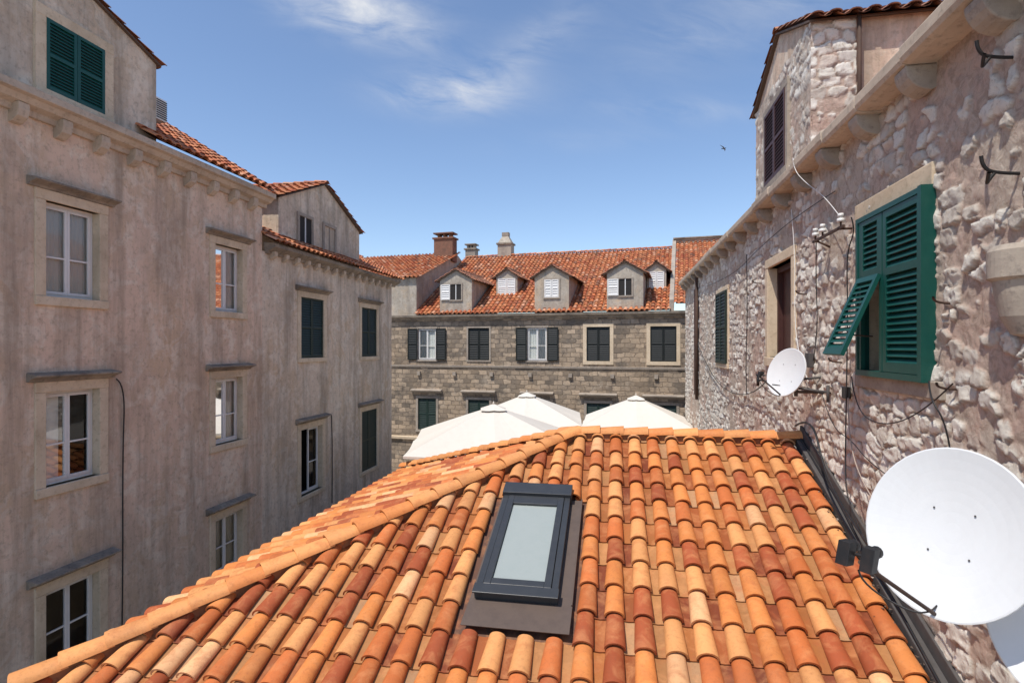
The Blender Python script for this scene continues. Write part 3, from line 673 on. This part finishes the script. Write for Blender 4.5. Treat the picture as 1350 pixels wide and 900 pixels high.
tile_roof('back_roof_tiles',H,(XE-.2,YR,ZR),(1,0,0),(0,cs,-sn),2.5-XE+.2,run/cs+.1,sp=SP,gauge=GA,clips=[((XL,YR,0),(-1,-1,0))],seed=13,seg=6)
caps('ridge_tiles',H,(XL-.05,YR,ZR+.06),(2.62,YR,ZR+.06),(0,0,1),w=.13,h=.10)
caps('hip_tiles',H,(XL,YR,ZR+.08),(XE-.1,YF-.1,ZE+.06),(0,0,1),w=.135,h=.10,seed=8)
caps('hip_tiles_back',H,(XL,YR,ZR+.08),(XE-.1,YB+.1,ZE+.06),(0,0,1),w=.13,h=.10,seed=9)
mo=MB()
mo.box(Fr((0,YR,ZR),(1,0,0),(0,1,0)),XL,2.6,-.08,.08,-.03,.08,M['bed']); 
for yy,sg in ((YF,1),(YB,-1)):
    d=Vector((XE-XL,(yy-YR),ZE-ZR)); L=d.length; f=Fr((XL,YR,ZR+.0),d,d.cross(Vector((0,0,1))),Vector((0,0,1))); mo.box(f,.1,L-.1,-.06,.06,-.03,.09,M['bed'])
mo.done('ridge_bedding',H)
hw=MB(); hw.poly([(XE+.3,YF+.3,GZ),(XE+.3,YB-.3,GZ),(XE+.3,YB-.3,ZE-.03),(XE+.3,YF+.3,ZE-.03)],M['plaster_grey'])
hw.poly([(XE+.3,YF+.3,GZ),(2.65,YF+.3,GZ),(2.65,YF+.3,ZE-.03),(XE+.3,YF+.3,ZE-.03)],M['plaster_grey'])
hw.poly([(XE+.3,YB-.3,GZ),(2.65,YB-.3,GZ),(2.65,YB-.3,ZE-.03),(XE+.3,YB-.3,ZE-.03)],M['plaster_grey'])
hw.poly([(XE,YF,ZE-.04),(2.65,YF,ZE-.04),(2.65,YB,ZE-.04),(XE,YB,ZE-.04)],M['wood']); hw.done('house_walls',H)
fl=MB()
fl.box(RF,2.56,2.67,-.02,.10,-.1,run/cs+.1,M['lead']); fl.box(RF,2.645,2.68,.10,.24,-.1,run/cs+.1,M['lead']); fl.done('wall_flashing',H,.01)
cable('flashing_cable',[RF.p(2.62,.12,-.1),RF.p(2.61,.12,.8),RF.p(2.63,.12,1.6),RF.p(2.58,.13,2.3),RF.p(2.60,.12,3.2),RF.p(2.55,.13,4.4)],.012,M['black'],H)
db=MB(); rg=random.Random(5)
for i in range(150):
    u=rg.uniform(.3,4.6); a=2.50+rg.gauss(0,.05); s_=rg.uniform(.008,.022); c0=RF.p(a,.05+rg.uniform(0,.05),u); t0=rg.uniform(0,3)
    db.poly([c0+Vector((math.cos(t0+k*2.1)*s_,math.sin(t0+k*2.1)*s_*1.4,rg.uniform(0,.01))) for k in range(3)],M['wood'] if rg.random()<.7 else M['mortar'])
db.done('leaf_debris',H)
S0,S1,A0,A1=1.66,3.54,-1.46,-.60
sk=MB(); AN=M['anthracite']
sk.box(RF,A0-.05,A1+.15,.015,.05,S0+.10,S1+.02,M['flash']); 
sk.hexa([RF.p(A0-.05,.05,S1+.0),RF.p(A1+.15,.05,S1+.0),RF.p(A1+.15,.085,S1+.38),RF.p(A0-.05,.085,S1+.38),
         RF.p(A0-.05,.058,S1+.0),RF.p(A1+.15,.058,S1+.0),RF.p(A1+.15,.098,S1+.38),RF.p(A0-.05,.098,S1+.38)],M['flash'])
sk.box(RF,A1+.135,A1+.15,.05,.075,S0+.10,S1-.002,M['flash'])
sk.box(RF,A0,A0+.07,.05,.15,S0,S1,AN); sk.box(RF,A1-.07,A1,.05,.15,S0,S1,AN); sk.box(RF,A0+.07,A1-.07,.05,.15,S1-.07,S1,AN); sk.box(RF,A0+.07,A1-.07,.05,.15,S0,S0+.1,AN)
sk.box(RF,A0-.015,A1+.015,.06,.20,S0-.03,S0+.20,AN)
sk.box(RF,A0-.012,A1+.012,.155,.175,S1-.10,S1+.03,AN)
sk.box(RF,A0+.075,A0+.15,.06,.165,S0+.21,S1-.11,AN); sk.box(RF,A1-.15,A1-.075,.06,.165,S0+.21,S1-.11,AN)
sk.box(RF,A0+.15,A1-.15,.06,.162,S1-.2,S1-.115,AN); sk.box(RF,A0+.15,A1-.15,.06,.162,S0+.205,S0+.37,AN)
sk.box(RF,A0+.15,A1-.15,.06,.13,S0+.37,S1-.2,M['sky_glass'])
sk.done('skylight',H,.008)

# ================================================================== terrace + umbrellas
tr=MB(); TF=Fr((0,0,0),(1,0,0),(0,1,0)); tr.box(TF,-6.4,2.6,13.9,25,GZ+.002,-5.0,M['paving']); tr.done('restaurant_terrace')
def umbrella(x,y,z,hw,drop,rot):
    e=empty('patio_umbrella'); e.location=(x,y,-5.0)
    mb=MB(); h=z+5.0; nr=6; na=32
    def pt(r,k,top=0):
        t=2*math.pi*k/na; c,s=math.cos(t),math.sin(t); q=max(abs(c),abs(s)); vx,vy=c/q,s/q
        rib=abs(math.sin(4*t)); sag=.035*hw*rib*r*(1-.2*r)
        X,Y=vx*hw*r,vy*hw*r; cr,sr=math.cos(rot),math.sin(rot)
        return Vector((X*cr-Y*sr,X*sr+Y*cr,h-drop*r**1.03-sag+top))
    for i in range(nr):
        for k in range(na):
            r0=.07+.93*i/nr; r1=.07+.93*(i+1)/nr
            mb.poly([pt(r0,k),pt(r0,k+1),pt(r1,k+1),pt(r1,k)],M['canvas'])
    for k in range(na):
        mb.poly([pt(0,k,.07),pt(.16,k,.06),pt(.16,k+1,.06)],M['canvas'])
        mb.poly([pt(1,k),pt(1,k+1),pt(1,k+1,-.06),pt(1,k,-.06)],M['canvas'])
    mb.done('canopy',e,recalc=False)
    p=MB(); p.tube((0,0,0),(0,0,h+.05),.04,.035,M['white']); p.tube((0,0,h+.05),(0,0,h+.14),.03,.01,M['canvas'])
    for k in range(8):
        a=pt(.98,k*4); p.tube((0,0,h-.05),a-Vector((0,0,.04)),.012,.012,M['wood'],6)
        b=pt(.5,k*4); p.tube((0,0,h-drop*.95),b-Vector((0,0,.04)),.01,.01,M['wood'],6)
    p.box(Fr((0,0,0),(1,0,0),(0,1,0)),-.4,.4,-.4,.4,.002,.12,M['grey_stone']); p.done('pole_and_ribs',e)
umbrella(-3.55,16.1,-1.74,2.3,.98,R(14)); umbrella(-3.5,21.9,-1.86,2.1,.95,R(5)); umbrella(.66,22.0,-1.92,1.98,.95,0)

# ================================================================== satellite dishes
def dish(loc,n,rad,wallpt,lnb=2,fo=1.25,fu=.42):
    e=empty('satellite_dish'); n=Vector(n).normalized(); up=(Vector((0,0,1))-n*n.z).normalized(); rt=n.cross(up)*-1
    c=Vector(loc); mb=MB(); D=M['dish']; nr=8; na=48
    def pt(r,k,off=0):
        t=2*math.pi*k/na; return c+rt*(math.cos(t)*rad*.94*r)+up*(math.sin(t)*rad*1.03*r)+n*(.16*rad*(r*r-1)+off)
    for i in range(nr):
        for k in range(na):
            mb.poly([pt(i/nr,k),pt((i+1)/nr,k),pt((i+1)/nr,k+1),pt(i/nr,k+1)] if i else [pt(0,0),pt(1/nr,k),pt(1/nr,k+1)],D,True)
            mb.poly([pt(i/nr,k,-.008),pt((i+1)/nr,k,-.008),pt((i+1)/nr,k+1,-.008),pt(i/nr,k+1,-.008)] if i else [pt(0,0,-.008),pt(1/nr,k,-.008),pt(1/nr,k+1,-.008)],D,True)
    rim=[]
    for k in range(na): 
        t=2*math.pi*k/na; o=rt*math.cos(t)+up*math.sin(t); rim.append((pt(1,k),pt(1,k)+o*.008-n*.002,pt(1,k)+o*.008-n*.018,pt(1,k,-.018)))
    for k in range(na):
        a=rim[k]; b=rim[(k+1)%na]
        for q in range(3): mb.poly([a[q],a[q+1],b[q+1],b[q]],D,True)
    mb.done('reflector',e,recalc=False)
    m2=MB(); back=c-n*(.16*rad+.03)
    for sx in (-.10,.10):
        for sz in (-.12,.12): 
            q=c+rt*sx+up*sz-n*(.16*rad*(1-(sx*sx+sz*sz)/rad**2)-.004); m2.tube(q,q+n*.004,.006,.006,M['lead'],8)
    m2.tube(back,back-n*.12,.06,.05,M['lead'],10); pole=back-n*.12; m2.tube(pole+Vector((0,0,-.28)),pole+Vector((0,0,.22)),.025,.025,M['lead'],10)
    w=Vector(wallpt); m2.tube(pole+Vector((0,0,-.22)),w,.02,.02,M['lead'],8); m2.tube(pole+Vector((0,0,-.05)),w+Vector((0,.0,.2)),.016,.016,M['lead'],8)
    lp=c-up*rad*1.0; f=c-up*rad*fu+n*rad*fo
    m2.tube(lp-n*.02,f-up*.06,.011,.011,M['rust'] if rad>.4 else M['lead'],8)
    offs=(0,) if lnb==1 else (-.055,.055)
    for s_ in offs:
        q=f+rt*s_; d=(c-q).normalized(); ss=1 if rad>.4 else .75
        m2.tube(q,q+d*.035,.030*ss,.030*ss,M['black'],12)
        fb=Fr(q,rt,up,d); m2.box(fb,-.030*ss,.030*ss,-.085*ss,.03*ss,-.055*ss,-.001,M['black'])
    m2.tube(f-rt*.08-up*.03,f+rt*.08-up*.03,.01,.01,M['black'],8)
    m2.done('mount_and_feed',e,.003)
    cable('feed_cable',[f-up*.1,f-up*.2+Vector((.05,.05,0)),lp-n*.05-up*.05,back-up*.1,w],.005,M['black'],e)
dish((1.79,3.55,-1.03),(-.75,-.6,.28),.45,(2.7,3.9,-1.3),2,1.70,.42)
dish((2.30,3.24,-1.33),(-.72,-.6,.32),.49,(2.7,3.7,-1.9),2,1.2,1.05)
dish((2.28,8.45,-.36),(-.80,-.5,.3),.33,(2.7,8.3,-.62),1)

bd=MB(); c=Vector((5.2,30,9.9)); K=M['black']
bd.tube(c+Vector((-.12,0,-.02)),c,.01,.035,K,8); bd.tube(c,c+Vector((.12,0,.02)),.035,.008,K,8)
for s in (-1,1):
    w=[c+Vector((.05,0,.01)),c+Vector((.02,.1*s,.12)),c+Vector((-.18,.12*s,.24)),c+Vector((-.02,.08*s,.07)),c+Vector((-.04,0,0))]
    if s<0: w=[c+Vector((.05,0,.0)),c+Vector((.08,.1*s,-.08)),c+Vector((.02,.2*s,-.22)),c+Vector((0,.08*s,-.06)),c+Vector((-.04,0,0))]
    bd.poly(w,K)
bd.done('flying_swift')

# ================================================================== light, world, camera
ts=Vector((-.25,-.40,.87)).normalized(); el=math.asin(ts.z); az=math.atan2(ts.x,ts.y)
sun=bpy.data.lights.new('sun','SUN'); sun.energy=4.5; sun.angle=R(.5); sun.color=(1,.94,.86); so=bpy.data.objects.new('sun',sun); COL.objects.link(so); so.rotation_euler=ts.to_track_quat('Z','Y').to_euler()
w=bpy.data.worlds.new('World'); sc.world=w; w.use_nodes=True; t=w.node_tree; bg=t.nodes['Background']
sk=t.nodes.new('ShaderNodeTexSky'); sk.sky_type='NISHITA'; sk.sun_disc=False; sk.sun_elevation=el; sk.sun_rotation=az%(2*math.pi); sk.altitude=0; sk.air_density=1.; sk.dust_density=.4; sk.ozone_density=1.4
def wm(op,a,b=0,c=False):
    x=t.nodes.new('ShaderNodeMath'); x.operation=op; x.use_clamp=c
    for i,v_ in ((0,a),(1,b)):
        if isinstance(v_,(int,float)): x.inputs[i].default_value=v_
        else: t.links.new(v_,x.inputs[i])
    return x.outputs[0]
tc=t.nodes.new('ShaderNodeTexCoord'); sp=t.nodes.new('ShaderNodeSeparateXYZ'); t.links.new(tc.outputs['Generated'],sp.inputs[0])
yy=wm('MAXIMUM',sp.outputs[1],.05); cx=wm('DIVIDE',sp.outputs[0],yy); cz=wm('DIVIDE',sp.outputs[2],yy)
def blob(x0,z0,rx,rz,rot,amp):
    dx=wm('SUBTRACT',cx,x0); dz=wm('SUBTRACT',cz,z0); c,s=math.cos(rot),math.sin(rot)
    u=wm('DIVIDE',wm('ADD',wm('MULTIPLY',dx,c),wm('MULTIPLY',dz,s)),rx); v_=wm('DIVIDE',wm('SUBTRACT',wm('MULTIPLY',dz,c),wm('MULTIPLY',dx,s)),rz)
    d=wm('ADD',wm('MULTIPLY',u,u),wm('MULTIPLY',v_,v_)); return wm('MULTIPLY',wm('POWER',2.718,wm('MULTIPLY',d,-1)),amp)
tot=None
for b in ((-.49,.635,.14,.045,-.3,1.2),(-.30,.465,.12,.035,-.1,.95),(-.16,.53,.13,.04,.5,.4),(.10,.40,.13,.02,-.1,.32),(.22,.57,.2,.07,.3,.35),(-.05,.36,.15,.02,0,.12),(-.38,.56,.10,.03,-.4,.2)):
    q=blob(*b); tot=q if tot is None else wm('ADD',tot,q)
cb=t.nodes.new('ShaderNodeCombineXYZ'); t.links.new(wm('ADD',wm('MULTIPLY',cx,5),wm('MULTIPLY',cz,2)),cb.inputs[0]); t.links.new(wm('ADD',wm('MULTIPLY',cz,13),wm('MULTIPLY',cx,3)),cb.inputs[1])
nz=t.nodes.new('ShaderNodeTexNoise'); nz.inputs['Scale'].default_value=1.4; nz.inputs['Detail'].default_value=10; nz.inputs['Roughness'].default_value=.62; nz.inputs['Distortion'].default_value=.5; t.links.new(cb.outputs[0],nz.inputs['Vector'])
nf=wm('MULTIPLY',wm('SUBTRACT',nz.outputs['Fac'],.33),2.6,True); fac=wm('MULTIPLY',tot,nf,True)
gn=t.nodes.new('ShaderNodeMix'); gn.data_type='RGBA'; gn.blend_type='MULTIPLY'; gn.inputs[0].default_value=1; t.links.new(sk.outputs[0],gn.inputs[6]); gn.inputs[7].default_value=(1.10,1.12,1.18,1)
mx=t.nodes.new('ShaderNodeMix'); mx.data_type='RGBA'; t.links.new(fac,mx.inputs[0]); t.links.new(gn.outputs[2],mx.inputs[6]); mx.inputs[7].default_value=(5.0,5.2,5.6,1)
t.links.new(mx.outputs[2],bg.inputs[0]); bg.inputs[1].default_value=.15

cam=bpy.data.cameras.new('camera'); cam.lens=20; cam.sensor_width=36; cam.shift_y=6/1350; cam.clip_start=.05; cam.clip_end=2000
cob=bpy.data.objects.new('camera',cam); COL.objects.link(cob); cob.rotation_euler=(R(90),0,math.atan(140/750)); cob.location=(0,0,0); sc.camera=cob
sc.view_settings.view_transform='Standard'; sc.view_settings.look='None'; sc.view_settings.exposure=0
